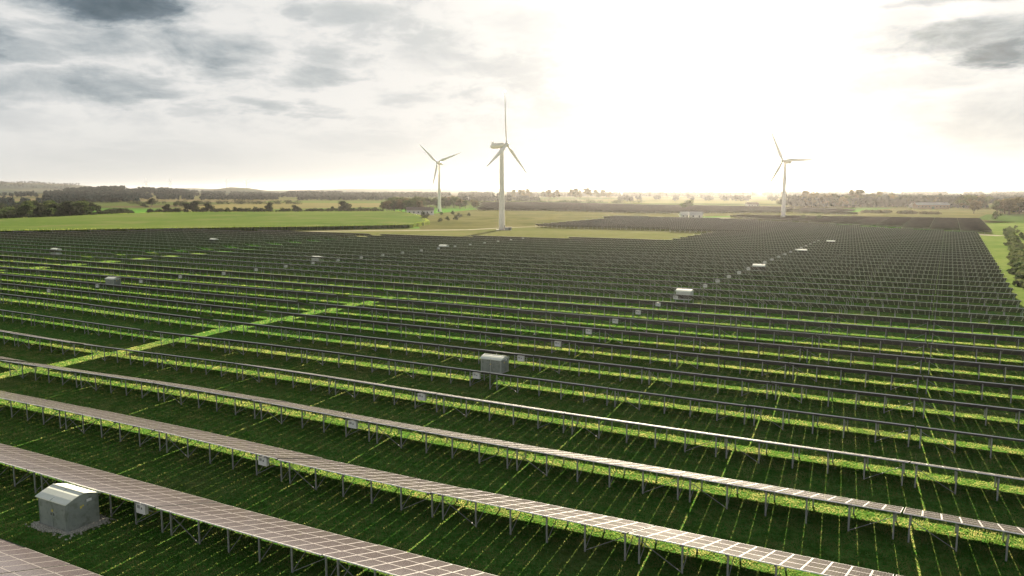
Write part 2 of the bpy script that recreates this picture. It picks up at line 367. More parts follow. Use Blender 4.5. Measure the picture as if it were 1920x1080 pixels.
def ground():
    rs = [0.0]; r = 4.0
    while r < 16000: rs.append(r); r *= 1.032 if r < 400 else 1.045
    rs.append(16000.0); rs = np.array(rs); na = 300
    A, RR = np.meshgrid(np.linspace(0, 2*np.pi, na, endpoint=False), rs[1:])
    x = (RR*np.sin(A)).ravel(); y = (RR*np.cos(A)).ravel(); z = Tn(x, y)
    V = np.vstack([np.stack([x, y, z], 1), [[0, 0, 0]]]); nr = len(rs)-1
    i = np.arange(nr-1)[:, None]*na; j = np.arange(na)[None, :]; j2 = (j+1) % na
    F = np.stack([i+j, i+j2, i+na+j2, i+na+j], -1).reshape(-1, 4)[:, ::-1]
    me = mesh_np('ground', V, F, ['ground'], smooth=True)
    tag(link('ground', me), kind='structure')
    # the small disc under the camera
    mb = MB(); mb.v = [(rs[1]*math.sin(t), rs[1]*math.cos(t), float(Tn(np.array([rs[1]*math.sin(t)]), np.array([rs[1]*math.cos(t)]))[0])) for t in np.linspace(0, 2*np.pi, na, endpoint=False)]
    mb.f = [tuple(range(na))[::-1]]; mb.mi = [0]
    tag(mb.build('ground_centre', 'ground'), kind='structure')
ground()

# ------------------------------------------------------------------ solar tables
TILT = R(16.5); CT, ST = math.cos(TILT), math.sin(TILT)
HI = 2.07; PITCHM = 1.029; ML = 1.65; MW = 0.993; MLEN = 1.628; NM = 13
TW = NM*PITCHM-.04; FR = 0.03
D0, DP = 40.87, 10.215
def dk(x, s, n=0.0):
    """deck coordinates: x along the row, s down the slope from the high edge, n above the deck"""
    return (x, s*CT+n*ST, HI-s*ST+n*CT)
def module(mb, x0, s0, detail=2):
    x1, s1 = x0+MW, s0+MLEN; fw = 0.022
    a = [dk(x0, s0), dk(x1, s0), dk(x1, s1), dk(x0, s1)]; b = [dk(x0, s0, -FR), dk(x1, s0, -FR), dk(x1, s1, -FR), dk(x0, s1, -FR)]
    if detail == 2:
        i = [dk(x0+fw, s0+fw, -.002), dk(x1-fw, s0+fw, -.002), dk(x1-fw, s1-fw, -.002), dk(x0+fw, s1-fw, -.002)]
        j = [dk(x0+fw, s0+fw, -.026), dk(x1-fw, s0+fw, -.026), dk(x1-fw, s1-fw, -.026), dk(x0+fw, s1-fw, -.026)]
        mb.quad(i, 0, [(0, 0), (1, 0), (1, 1), (0, 1)][::1])
        mb.quad(j[::-1], 2)
        for k in range(4):
            l = (k+1) % 4
            mb.quad([a[k], a[l], i[l], i[k]], 1); mb.quad([b[l], b[k], j[k], j[l]], 3); mb.quad([a[l], a[k], b[k], b[l]], 1)
    else:
        mb.quad(a, 0, [(0, 0), (1, 0), (1, 1), (0, 1)]); mb.quad(b[::-1], 2)
        for k in range(4): l = (k+1) % 4; mb.quad([a[l], a[k], b[k], b[l]], 3)
        f2 = .05; j = [dk(x0+f2, s0+f2, -FR-.004), dk(x1-f2, s0+f2, -FR-.004), dk(x1-f2, s1-f2, -FR-.004), dk(x0+f2, s1-f2, -FR-.004)]; bb = [dk(x0, s0, -FR-.004), dk(x1, s0, -FR-.004), dk(x1, s1, -FR-.004), dk(x0, s1, -FR-.004)]
        for k in range(4): l = (k+1) % 4; mb.quad([bb[l], bb[k], j[k], j[l]], 3)
X0 = -TW/2
PX = [-6.3+2.52*i for i in range(6)]           # frames along the table
PY1, PY2 = 0.70, 3.75                           # rear (tall) and front (short) posts
zr = lambda y: HI-y*ST/CT-0.20
def post_mb(y): m = MB(); m.cprof((0, 0, -0.25), (0, 0, zr(y)), 0.10, 0.06); return m
me_mod = MB(); module(me_mod, 0, 0); me_mod = me_mod.mesh('solar_module', ['glass', 'alu', 'back', 'alu_lit'])
def rail(mb, mi):  # added strip that draws the bright line of the high edge
    mb.box(Vector(dk(0, -.017, -.035)), TW, .022, .060, mi, Matrix.Rotation(-TILT, 3, 'X'))
m_ = MB(); rail(m_, 0); me_rail = m_.mesh('glint_rail', ['rim'])
def deck_mesh(detail, name='module_deck'):
    mb = MB()
    for i in range(NM):
        for r_ in range(3): module(mb, X0+i*PITCHM, r_*ML, detail)
    return mb.mesh(name, ['glass', 'alu', 'back', 'alu_lit'])
me_deck = deck_mesh(2); me_deck1 = deck_mesh(1)
me_post = post_mb(PY1).mesh('rear_post', ['steel']); me_fpost = post_mb(PY2).mesh('front_post', ['steel'])
m_ = MB(); s0_, s1_ = 0.25, 4.65
m_.bar(Vector(dk(0, s0_, -0.16)), Vector(dk(0, s1_, -0.16)), 0.05, 0.08); me_raft = m_.mesh('rafter', ['purlin'])
m_ = MB(); m_.bar((0, PY1+.05, 0.10), (0, 2.35, zr(2.35)+.0), 0.035, 0.035); me_brace = m_.mesh('brace', ['steel'])
m_ = MB(); m_.bar((-TW/2+.02, 0, 0), (TW/2-.02, 0, 0), 0.07, 0.05); me_purl = m_.mesh('purlin', ['purlin'])
PUR = [0.40, 1.25, 2.05, 2.90, 3.70, 4.55]
m_ = MB(); m_.bar((PX[4]+.05, PY1-.03, 0.12), (PX[5]-.05, PY1-.03, 1.45), 0.045, 0.03); me_x1 = m_.mesh('cross_brace', ['steel'])
m_ = MB(); m_.bar((PX[1]-.05, PY1-.03, 0.12), (PX[0]+.05, PY1-.03, 1.45), 0.045, 0.03); me_x2 = m_.mesh('cross_brace', ['steel'])
# inverter box (built round its back centre)
def inv_case():
    m = MB(); m.box((0, -0.13, 0), 0.86, 0.24, 0.62); m.box((0, -0.10, 0.325), 0.92, 0.32, 0.025); return m.mesh('inverter_case', ['white_box'])
def inv_disp():
    m = MB(); m.box((0.1, -0.255, 0.06), 0.09, 0.012, 0.12); return m.mesh('display', ['dark'])
def inv_grille():
    m = MB()
    for k in range(6): m.box((-0.30+k*0.045, -0.253, 0.12), 0.018, 0.008, 0.2)
    return m.mesh('vent_grille', ['dark'])
def inv_rail():
    m = MB()
    for z in (-0.1, 0.16): m.box((0, 0.022, z), 1.7, 0.03, 0.04)
    return m.mesh('mounting_rail', ['steel'])
ME_INV = [inv_case(), inv_disp(), inv_grille(), inv_rail()]
def front_small():  # everything of a distant table as one mesh
    mb = MB()
    for i in range(NM):
        for r_ in range(3): module(mb, X0+i*PITCHM, r_*ML, 1)
    rail(mb, 5)
    for px in PX:
        mb.box((px, PY1, zr(PY1)/2-.1), 0.10, 0.06, zr(PY1)+.2, 4); mb.box((px, PY2, zr(PY2)/2-.1), 0.10, 0.06, zr(PY2)+.2, 4)
        mb.bar(Vector(dk(px, .25, -.1)), Vector(dk(px, 4.65, -.1)), 0.05, 0.08, 4)
    for s in (0.4, 2.05, 2.9, 4.55): mb.bar(Vector(dk(X0, s, -.07)), Vector(dk(-X0, s, -.07)), 0.05, 0.05, 6)
    return mb
me_one = front_small().mesh('solar_table', ['glass', 'alu', 'back', 'alu_lit', 'steel', 'rim', 'purlin'])

def row_y(k): return D0+DP*k
# column starts (left edges run leftwards); wide maintenance corridors at two places
edges = []
x = 12.05
while x > -94: edges.append(x-13.45/2); x -= 13.45           # table centres
x = -98.35
while x-13.45 > -221: edges.append(x-13.45/2); x -= 13.45
x = -222.3
while x > -420: edges.append(x-13.45/2); x -= 13.45
def in_px(X, Y, Z):
    a = X*math.cos(YAW)+Y*math.sin(YAW); b = -X*math.sin(YAW)+Y*math.cos(YAW); c = Z-CH
    fw = b*math.cos(PITCH)-c*math.sin(PITCH); up = b*math.sin(PITCH)+c*math.cos(PITCH)
    if fw < 1: return None
    return 960+FPX*a/fw, 540-FPX*up/fw, fw
def pip(x, y, poly):
    c = False; n = len(poly)
    for i in range(n):
        x1, y1 = poly[i]; x2, y2 = poly[(i+1) % n]
        if (y1 > y) != (y2 > y) and x < (x2-x1)*(y-y1)/(y2-y1)+x1: c = not c
    return c
SITE = [(16, 10), (16, 412), (-46, 470), (-120, 540), (-213, 560), (-198, 398), (-150, 394), (-84, 386), (-98, 345), (-100, 309), (-150, 295), (-184, 287), (-256, 284), (-345, 268), (-352, 236), (-380, 215), (-430, 190), (-430, 10)]
tables = []
for k in range(-2, 52):
    y = row_y(k)
    for ci, xc in enumerate(edges):
        if k >= 9 and -220 < xc < -98: xc += 2.65
        if not pip(xc, y+2.4, SITE): continue
        # is any corner within (or a little outside) the picture?
        pts = [in_px(xc+s*TW/2, y+q, h) for s in (-1, 1) for q in (0, 4.8) for h in (0, 2)]
        if any(p is None for p in pts):
            continue
        xs = [p[0] for p in pts]; ys = [p[1] for p in pts]
        if max(xs) < -60 or min(xs) > 2000 or min(ys) > 1110: continue
        inside = max(xs) > 4 and min(xs) < 1916 and min(ys) < 1076
        tables.append((k, xc, y, inside, np.mean([p[2] for p in pts]), min(max(p[0] for p in pts), 1e9)))
# kiosk places (x, y, width, depth)
KIOSKS = [(-48.75, 29.55, 2.9, 2.15, 'near'), (-46.0, 79.9, 3.1, 2.2, 'mid'), (-161.9, 111.6, 3.1, 2.2, 'mid'), (-161.3, 176.5, 3.4, 2.4, 'far'), (-44.4, 151.6, 3.4, 2.4, 'far'),
          (-42.5, 211.8, 3.4, 2.4, 'far'), (-41.2, 272.6, 3.2, 2.4, 'far'), (-38.8, 323.7, 3.2, 2.4, 'far'), (-259.4, 159.0, 3.4, 2.4, 'far'), (-255.1, 220.3, 3.4, 2.4, 'far'), (-155.2, 234.0, 3.4, 2.4, 'far')]
tables.sort(key=lambda t: t[4])
indiv = [t for t in tables if t[3]][:300]; ids = set((t[0], t[1]) for t in indiv)
edge_t = [t for t in tables if not t[3] and t[4] < 150]
rest = [t for t in tables if (t[0], t[1]) not in ids and not (not t[3] and t[4] < 150)]
ORD = ['nearest', 'second', 'third', 'fourth', 'fifth', 'sixth', 'seventh', 'eighth', 'ninth', 'tenth', 'eleventh', 'twelfth', 'thirteenth', 'fourteenth', 'fifteenth', 'sixteenth', 'seventeenth', 'eighteenth', 'nineteenth', 'twentieth', 'twenty-first', 'twenty-second', 'twenty-third', 'twenty-fourth', 'twenty-fifth', 'twenty-sixth', 'twenty-seventh']
pos_in_row = {}
for k in range(-2, 60):
    r_ = sorted([t for t in tables if t[0] == k and t[3]], key=lambda t: t[1])
    for i, t in enumerate(r_): pos_in_row[(k, t[1])] = (i, len(r_))
def has_box(k, xc):
    return k >= -1 and (abs(xc-(-48.475)) < 1.0 or abs(xc-(-157.5)) < 3.0)
BOXDX = 4.75   # box sits between the two right-hand posts
prev = {}
def build_table(t, lod, visible=True):
    k, xc, y, ins, dep, _ = t
    z = T(xc, y+2)+rnd.uniform(-.018, .018); roll = (T(xc+6, y+2)-T(xc-6, y+2))/12.0
    rot = (0, -math.atan(roll), 0)
    box = has_box(k, xc)
    bare = lod == 0 and not box
    if bare: root = link('solar_table', me_one)
    else: root = empty('solar_table', (0, 0, 0))
    root.location = (xc, y, z); root.rotation_euler = rot
    if visible:
        i, n = pos_in_row[(k, xc)]
        look = 'Glossy pink-grey' if k <= -1 else ('Pale glossy' if k <= 1 else ('Dark edge-on' if k <= 4 else 'Dark'))
        rowt = ORD[k+1]+' long row up' if k > -2 else 'row cut by the corner'
        if k == -1: rowt = 'row behind big kiosk'
        side = (ORD[i] if i else 'first')+' from left' if i <= n/2 else (ORD[n-1-i] if n-1-i else 'first')+' from right'
        lab = '%s solar table%s, %s, %s' % (look, ' with a white box' if box else '', rowt, side)
        tag(root, lab, 'solar table')
    else:
        tag(root, 'Solar table just beyond the edge of the photo in row %d, column %d' % (k+3, min(range(len(edges)), key=lambda q: abs(edges[q]-xc))), 'solar table')
    root['group'] = 'solar tables standing in long rows'
    if lod == 2:
        for i_ in range(NM):
            for r_ in range(3):
                o = link('solar_module', me_mod, root); o.location = (X0+i_*PITCHM, r_*ML*CT, -r_*ML*ST)
    elif not bare:
        link('module_deck', me_deck if lod == 1 else me_one, root)
    if lod >= 1:
        link('glint_rail', me_rail, root)
        for px in PX:
            for me, yy in ((me_post, PY1), (me_fpost, PY2)):
                if me is me_fpost and lod == 1: continue
                o = link(me.name.split('.')[0], me, root); o.location = (px, yy, 0)
        if lod == 2 or k <= 4:
            for px in PX:
                o = link('rafter', me_raft, root); o.location = (px, 0, 0)
                o = link('brace', me_brace, root); o.location = (px, 0, 0)
                if lod == 1: o = link('front_post', me_fpost, root); o.location = (px, PY2, 0)
            for s in PUR:
                o = link('purlin', me_purl, root); c = dk(0, s, -0.075); o.location = c
        else:
            o = link('mounting_frame', me_under, root)
        link('cross_brace', me_x1, root); link('cross_brace', me_x2, root)
    if box:
        b = empty('inverter', (BOXDX, PY1-.06, 1.36)); b.parent = root
        for me in ME_INV:
            link(me.name, me, b)
# purlins, rafters and front posts of a mid-distance table as its frame
m_ = MB()
for px in PX:
    m_.box((px, PY2, zr(PY2)/2-.1), 0.10, 0.06, zr(PY2)+.2); m_.bar(Vector(dk(px, .25, -.16)), Vector(dk(px, 4.65, -.16)), 0.05, 0.08); m_.bar((px, PY1+.05, .1), (px, 2.35, zr(2.35)), .05, .05)
for s in PUR: m_.bar(Vector(dk(X0, s, -.075)), Vector(dk(-X0, s, -.075)), 0.05, 0.07)
me_under = m_.mesh('mounting_frame', ['purlin'])
for t in indiv:
    build_table(t, 2 if t[0] <= 0 else (1 if t[0] <= 9 else 0))
for t in edge_t: build_table(t, 0, False)
# all remaining, more distant tables: one joined mesh
def joined(name, items, base, mats):
    me = base.mesh('tmp', mats); nv = len(me.vertices); V0 = np.array([v.co[:] for v in me.vertices])
    polys = [tuple(p.vertices) for p in me.polygons]; assert all(len(p) == 4 for p in polys)
    F0 = np.array(polys); mi0 = np.array([p.material_index for p in me.polygons])
    bpy.data.meshes.remove(me)
    Vs = []; Fs = []; Ms = []
    for q, (xx, yy, zz_, scx) in enumerate(items):
        V = V0.copy(); V[:, 0] *= scx; Vs.append(V+np.array([xx, yy, zz_])); Fs.append(F0+q*nv); Ms.append(mi0)
    return mesh_np(name, np.vstack(Vs), np.vstack(Fs), mats, np.concatenate(Ms))
fb = MB()
for i in range(NM):
    x0 = X0+i*PITCHM; a = [dk(x0, 0), dk(x0+MW, 0), dk(x0+MW, 4.93), dk(x0, 4.93)]; b = [dk(x0, 0, -.05), dk(x0+MW, 0, -.05), dk(x0+MW, 4.93, -.05), dk(x0, 4.93, -.05)]
    fb.quad(a, 0); fb.quad(b[::-1], 2)
    for q in range(4): l = (q+1) % 4; fb.quad([a[l], a[q], b[q], b[l]], 1)
    for xa in (x0, x0+MW-.05): fb.quad([dk(xa, 0, -.056), dk(xa+.05, 0, -.056), dk(xa+.05, 4.93, -.056), dk(xa, 4.93, -.056)], 4)
rail(fb, 5)
for px in PX: fb.box((px, PY1, zr(PY1)/2), .1, .08, zr(PY1), 3)
items = [(t[1], t[2], T(t[1], t[2]+2), 1.0) for t in rest]
o = link('solar_tables', joined('solar_tables', items, fb, ['glass_far', 'alu_lit', 'back', 'steel', 'alu_lit', 'rim']))
tag(o, 'Far rows of dark solar tables running back towards the wind turbines', 'solar tables', kind='stuff')
# their white inverter boxes stay with them
ib = MB(); ib.box((0, 0, 0), .9, .3, .66)
bi = [(t[1]+BOXDX, t[2]+PY1-.2, 1.4, 1.0) for t in rest if has_box(t[0], t[1]) and t[2] < 330]
if bi:
    ob = link('inverter_boxes', joined('inverter_boxes', bi, ib, ['white_box']), o); ob['kind'] = 'stuff'

# further blocks of the solar farm
def block(poly, name, label, pitch=10.2):
    fb2 = MB(); fb2.box((0, 2.4, 1.42), 13.2, 4.9, 0.06, 0, Matrix.Rotation(-TILT, 3, 'X'))
    for px in PX[::2]: fb2.box((px, PY1, .85), .1, .1, 1.7, 1)
    xs = [p[0] for p in poly]; ys = [p[1] for p in poly]; it = []
    y = min(ys)
    while y < max(ys):
        x = min(xs)
        while x < max(xs):
            if pip(x, y, poly): it.append((x, y, 0.0, 1.0))
            x += 13.5
        y += pitch
    o = link(name, joined(name, it, fb2, ['glass_far', 'steel'])); tag(o, label, 'solar tables', kind='stuff')
block([P(895, 395), P(1030, 396), P(1215, 401), P(1480, 400), P(1480, 391), P(1205, 386), P(1060, 382), P(905, 381)], 'solar_tables_behind_turbine', 'Distant dark block of solar tables behind the tallest wind turbine')
block([(17, 436), (-40, 490), (-110, 556), (-150, 620), (22, 620), (20, 470)], 'solar_tables_beyond_road', 'Dark block of solar tables beyond the pale road on the right')
block([P(1490, 400), P(1590, 404), P(1600, 396), P(1500, 392)], 'solar_tables_right_of_turbine', 'Small dark block of solar tables right of the farthest turbine')

# ------------------------------------------------------------------ transformer kiosks
def kiosk(x, y, wx, dy, kind, label):
    z = T(x, y)-0.05 if kind == 'near' else T(x, y)
    root = tag(empty('transformer_kiosk', (x, y, z)), label, 'transformer kiosk', 'transformer kiosks between the panel rows')
    hw, hd, ev, rg = wx/2, dy/2, 1.92, 2.24
    m = MB(); P8 = [(-hw, -hd), (hw, -hd), (hw, hd), (-hw, hd)]
    for i in range(4):
        a, b = P8[i], P8[(i+1) % 4]
        if a[0] == b[0]:   # gable ends
            m.quad([(a[0], a[1], 0), (b[0], b[1], 0), (b[0], b[1], ev), (a[0], 0, rg-.03), (a[0], a[1], ev)])
        else: m.quad([(a[0], a[1], 0), (b[0], b[1], 0), (b[0], b[1], ev), (a[0], a[1], ev)])
    m.quad([(p[0], p[1], ev-.05) for p in P8])
    m.build('wall', 'kiosk' if kind == 'near' else 'kiosk_pale', root)
    m = MB(); ov = 0.14
    # curved shallow roof, built from strips
    N_ = 6; pr = []
    for i in range(N_+1):
        u = -1+2*i/N_; pr.append((u*(hd+ov), rg+0.02-(rg-ev+.06)*abs(u)**1.35))
    for i in range(N_):
        (y0, z0), (y1, z1) = pr[i], pr[i+1]; xx = hw+ov
        m.quad([(-xx, y0, z0+.05), (xx, y0, z0+.05), (xx, y1, z1+.05), (-xx, y1, z1+.05)]); m.quad([(-xx, y1, z1), (xx, y1, z1), (xx, y0, z0), (-xx, y0, z0)])
        for sx in (-xx, xx): m.quad([(sx, y0, z0), (sx, y1, z1), (sx, y1, z1+.05), (sx, y0, z0+.05)])
    for (yy, zz_) in (pr[0], pr[-1]): m.quad([(-xx, yy, zz_), (xx, yy, zz_), (xx, yy, zz_+.05), (-xx, yy, zz_+.05)])
    rf = m.build('roof', 'kiosk_roof', root)
    if kind != 'near': root.scale = (.86, .86, .86)
    m = MB(); m.box((0, 0, rg+.085), wx+.28, .10, .02)
    for s in (-1,): m.bar((0, -.05, rg+.078), (0, -hd-ov, ev+.02), .03, .025)
    m.build('roof_seam', 'kiosk', rf)
    if kind == 'far': return root
    for side, nm in ((-1, 'front'),):
        for sx in (-1, 1):
            m = MB(); m.box((sx*hw*.48, -hd-.012, .98), wx*.46, .024, 1.66); d = m.build('door', 'kiosk', root)
            m = MB(); m.box((sx*.14, -hd-.04, 1.0), .035, .03, .16); m.build('handle', 'dark', d)
            m = MB()
            for q in range(5): m.box((sx*hw*.48, -hd-.03, 1.45+q*.06), wx*.3, .01, .03)
            m.build('vent_grille', 'kiosk', d)
    m = MB(); m.box((-0.02, -hd-.032, 1.22), .15, .01, .15); m.build('warning_sticker', 'yellow', root)
    m = MB(); m.box((hw+.012, 0, .98), .024, dy*.86, 1.70); d = m.build('side_door', 'kiosk', root)
    m = MB(); m.box((hw+.03, -.15, 1.40), .012, .12, .16); m.box((hw+.03, .0, 1.46), .012, .1, .1); m.build('warning_sticker', 'yellow', root)
    m = MB(); m.box((hw+.03, .42, 1.70), .012, .34, .17); m.build('number_plate', 'plaque', root)
    m = MB(); m.box((hw-.01, -hd+.01, .94), .05, .05, 1.88); m.box((-hw+.01, -hd+.01, .94), .05, .05, 1.88); m.build('corner_post', 'kiosk', root)
    m = MB(); m.box((0, 0, .04), wx+.16, dy+.16, .12); m.build('plinth', 'concrete', root)
    return root
KL = ['Big grey-green kiosk with pale ridged roof on a gravel ring, bottom left',
      'Grey kiosk with a white-looking roof standing alone near the centre of the field',
      'Small pale kiosk at the left, in front of the left line of white boxes',
      'Pale kiosk roof among panels between the left kiosk and the middle turbine',
      'Pale kiosk roof half way up the right-hand line of white boxes',
      'Flat-looking pale kiosk roof near the top of the right-hand line of boxes',
      'Tiny pale kiosk roof beyond the right-hand line of boxes, right of centre',
      'Farthest tiny pale kiosk roof, towards the pale road at the right',
      'Low pale kiosk roof near the left edge, close to the maize field',
      'Tiny kiosk roof among the dark rows in front of the maize field',
      'Tiny kiosk roof below the leftmost of the three wind turbines']
for q, (x, y, wx, dy, kind) in zip(KL, KIOSKS): kiosk(x, y, wx, dy, kind, q)
# gravel round the first kiosk
def gravel():
    r = random.Random(3); m = MB(); kx, ky, wx, dy, _ = KIOSKS[0]
    for i in range(2600):
        while True:
            u = r.uniform(-wx/2-.7, wx/2+1.0); v = r.uniform(-dy/2-.7, dy/2+.6)
            if abs(u) < wx/2+.08 and abs(v) < dy/2+.08: continue
            e = max(abs(u)-wx/2, 0)**2+max(abs(v)-dy/2, 0)**2
            lim = .46+.2*math.sin(3*math.atan2(v, u)+1)
            if e < lim**2 or r.random() < .03: break
        s = r.uniform(.025, .075); c = (kx+u, ky+v, T(kx+u, ky+v)+s*.3)
        rot = Matrix.Rotation(r.uniform(0, 6), 3, 'Z') @ Matrix.Rotation(r.uniform(-.6, .6), 3, 'X')
        m.box(c, s*2, s*1.6, s*1.2, 0, rot)
    tag(m.build('gravel', 'stone'), 'Ring of pale gravel round the foot of the big kiosk', 'gravel', kind='stuff')
gravel()

# ------------------------------------------------------------------ wind turbines
def turbine(px, py, hub_h, Rr, yaw_to, th0, label, group='wind turbines'):
    """yaw_to: azimuth (deg, right of view axis) the rotor faces; th0 rotor angle"""
    x, y = P(px, py)
    root = tag(empty('wind_turbine', (x, y, 0)), label, 'wind turbine', group)
    # local frame: rotor faces -Y
    root.rotation_euler = (0, 0, 0)
    fa = R(yaw_to)-YAW            # azimuth right of +Y
    root.rotation_euler.z = math.pi-fa
    I3 = Matrix.Identity(3); k = hub_h/46.0
    m = MB(); secs = []
    for i in range(13):
        t = i/12; secs.append(((0, 0, t*(hub_h-1.3*k)), (1.75-0.75*t)*k, (1.75-0.75*t)*k, I3))
    m.ring(secs, 28); tw = m.build('tower', 'turbine', root, True)
    m = MB(); m.box((0, -1.75*k, 1.3), .9, .06, 2.1); m.build('door', 'door', tw)
    m = MB()
    for t in (.33, .66): rr = (1.75-.75*t)*k+.03; m.ring([((0, 0, t*(hub_h-1.3*k)-.08), rr, rr, I3), ((0, 0, t*(hub_h-1.3*k)+.08), rr, rr, I3)], 28)
    m.build('flange', 'turbine', tw)
    m = MB(); m.ring([((0, 0, -.3), 3.2*k, 3.2*k, I3), ((0, 0, .15), 3.2*k, 3.2*k, I3)], 28); m.build('foundation', 'concrete', root)
    tl = R(5); Rt = Matrix.Rotation(-tl, 3, 'X')     # nose up
    c0 = Vector((0, 0, hub_h))
    m = MB(); RY = Rt @ Matrix.Rotation(R(90), 3, 'X')
    prof = [(-2.0, .9), (-1.4, 1.25), (0, 1.45), (2.5, 1.5), (5.0, 1.4), (6.3, 1.15), (6.7, .7)]
    m.ring([((c0+Rt @ Vector((0, yy*k, .15*k))), r_*k*1.0, r_*k*1.05, RY) for yy, r_ in prof], 12); nac = m.build('nacelle', 'turbine', root, True)
    m = MB(); m.box(c0+Rt @ Vector((0, 5.2*k, 1.9*k)), .9*k, 1.6*k, .7*k, 0, Rt); m.bar(c0+Rt @ Vector((.2*k, 5.6*k, 2.1*k)), c0+Rt @ Vector((.2*k, 5.6*k, 3.4*k)), .08, .08); m.build('wind_sensor', 'turbine', nac)
    hc = c0+Rt @ Vector((0, -3.1*k, .15*k))
    m = MB(); hp = [(1.1, 1.0), (.5, 1.25), (-.2, 1.25), (-.9, .95), (-1.4, .45), (-1.55, .08)]
    m.ring([((hc+Rt @ Vector((0, yy*k, 0))), r_*k, r_*k, RY) for yy, r_ in hp], 14); hub = m.build('hub', 'turbine', root, True)
    for b in range(3):
        th = R(th0+120*b)          # clockwise seen from the front
        A = Rt @ Matrix.Rotation(th, 3, 'Y')
        m = MB(); secs = []
        n = 16
        for i in range(n+1):
            t = i/n; rr = .9*k+t*(Rr-.9*k)
            if t < .06: ch, tk = 1.1*k, 1.0*k
            else:
                ch = (2.5*(1-t)**.85*min(1, .45+(t-.06)*4.5)+.28)*k; tk = ch*(.34-.22*t)
            tw_ = R(14*(1-t)**2+2)
            W = A @ Matrix.Rotation(tw_, 3, 'Z')
            off = A @ Vector((-(ch-1.1*k)*.22, -.012*rr*rr/Rr, rr))
            secs.append((hc+off, ch/2, tk/2, W))
        m.ring(secs, 14); m.build('blade', 'turbine', root, True)
    return root
turbine(941, 431, 44.0, 28.0, 116, 4, 'Tallest white wind turbine, seen side-on with one blade straight up')
turbine(824, 397, 45.8, 26.5, 205, 70.5, 'Wind turbine left of the tallest one, two blades raised in a Y')
turbine(1468, 412, 40.6, 23.5, 235, 90, 'Right-hand wind turbine standing in the glare with one blade level')
for i, (px, top) in enumerate([(276, 351), (320, 350), (425, 351), (463, 352), (1160, 351)]):
    a = 7600+300*i
    gx, gy = P(px, 369.5); L = math.hypot(gx, gy); s = 5200/L
    r_ = tag(empty('far_wind_turbine', (gx*s, gy*s, 0)), 'Faint tiny wind turbine on the horizon, number %s from the left' % ['one', 'two', 'three', 'four', 'five'][i], 'wind turbine', 'faint turbines on the horizon')
    m = MB(); m.ring([((0, 0, 0), 2.2, 2.2, Matrix.Identity(3)), ((0, 0, 60), 1.3, 1.3, Matrix.Identity(3))], 8); m.build('tower', 'turbine', r_)
    m = MB()
    for b in range(3):
        th = R(20*i+120*b); m.bar((0, -2, 60), (27*math.sin(th), -2, 60+27*math.cos(th)), 1.6, .6)
    m.build('rotor', 'turbine', r_)

# ------------------------------------------------------------------ open land
def sheet(name, pts, mat, z, world=False):
    V = pts if world else [P(*p) for p in pts]
    m = MB(); m.quad([(x, y, z) for x, y in V]); o = m.build(name, mat); tag(o, kind='structure'); return o
M['f_olive'] = field_mat('rough_olive_grass', (0.075, 0.080, 0.030), (0.115, 0.110, 0.050), 0.02, (0.060, 0.070, 0.025))
M['f_pale'] = field_mat('pale_grass', (0.085, 0.100, 0.035), (0.125, 0.130, 0.055), 0.02)
M['f_bright'] = field_mat('bright_meadow', (0.060, 0.105, 0.025), (0.095, 0.125, 0.040), 0.006, (0.110, 0.115, 0.045))
M['f_yellow'] = field_mat('stubble', (0.150, 0.135, 0.060), (0.110, 0.110, 0.050), 0.004)
M['f_brown'] = field_mat('ploughed_earth', (0.080, 0.060, 0.045), (0.105, 0.080, 0.060), 0.004)
M['f_green'] = field_mat('winter_green', (0.040, 0.080, 0.020), (0.055, 0.090, 0.025), 0.01)
M['f_strip'] = field_mat('verge_grass', (0.075, 0.125, 0.028), (0.13, 0.165, 0.05), 0.05)  # yellow-green verge grass
M['maize_top'] = field_mat('maize_top', (0.062, 0.105, 0.024), (0.10, 0.135, 0.036), 0.012, (0.115, 0.13, 0.05), stripes=(R(128), 21.0))
sheet('verge', [(0, 449), (0, 440), (300, 434), (700, 430), (940, 425), (1010, 424), (1500, 400), (1620, 400), (1530, 427), (1440, 442), (1290, 452), (1230, 459), (1000, 457), (850, 455), (600, 447), (300, 440), (170, 446)], 'f_pale', .02)
sheet('meadow', [(790, 432), (770, 405), (900, 392), (1500, 384), (1620, 386), (1500, 402), (1240, 408), (1035, 424)], 'f_olive', .04)
sheet('far_field', [(150, 402), (170, 383), (240, 378), (480, 376), (735, 378), (735, 399), (500, 400)], 'f_bright', .02)
sheet('stubble_field', [(300, 397), (300, 386), (480, 380), (735, 381), (735, 388), (500, 392)], 'f_yellow', .05)
sheet('left_field', [(-200, 400), (-200, 386), (60, 384), (160, 390), (150, 396)], 'f_bright', .03)
sheet('ploughed_field', [(-200, 378), (-200, 373), (60, 371), (90, 374), (60, 378)], 'f_brown', .04)
sheet('right_field', [(1590, 418), (1600, 398), (1680, 390), (1880, 390), (2060, 400), (2060, 416), (1850, 418)], 'f_olive', .03)
sheet('green_field', [(1830, 411), (1850, 402), (2100, 399), (2100, 419), (1930, 419)], 'f_green', .05)
sheet('far_meadow', [(1140, 381), (1140, 378), (1480, 377), (1480, 382)], 'f_pale', .03)
def ribbon(name, pts, wd, mat, z, world=False):
    V = [Vector((*(p if world else P(*p)), z)) for p in pts]; m = MB(); Ls = []; Rs = []
    for i, v in enumerate(V):
        d = (V[min(i+1, len(V)-1)]-V[max(i-1, 0)]).normalized(); n = Vector((-d.y, d.x, 0))
        w_ = wd[i] if isinstance(wd, list) else wd
        Ls.append(v+n*w_/2); Rs.append(v-n*w_/2)
    for i in range(len(V)-1): m.quad([Ls[i], Rs[i], Rs[i+1], Ls[i+1]])
    return tag(m.build(name, mat), kind='structure')
ribbon('access_road', [(22, 429.0), (-3, 450), (-46, 488), (-100, 536), (-160, 580)], 8.0, 'track', .06, True)
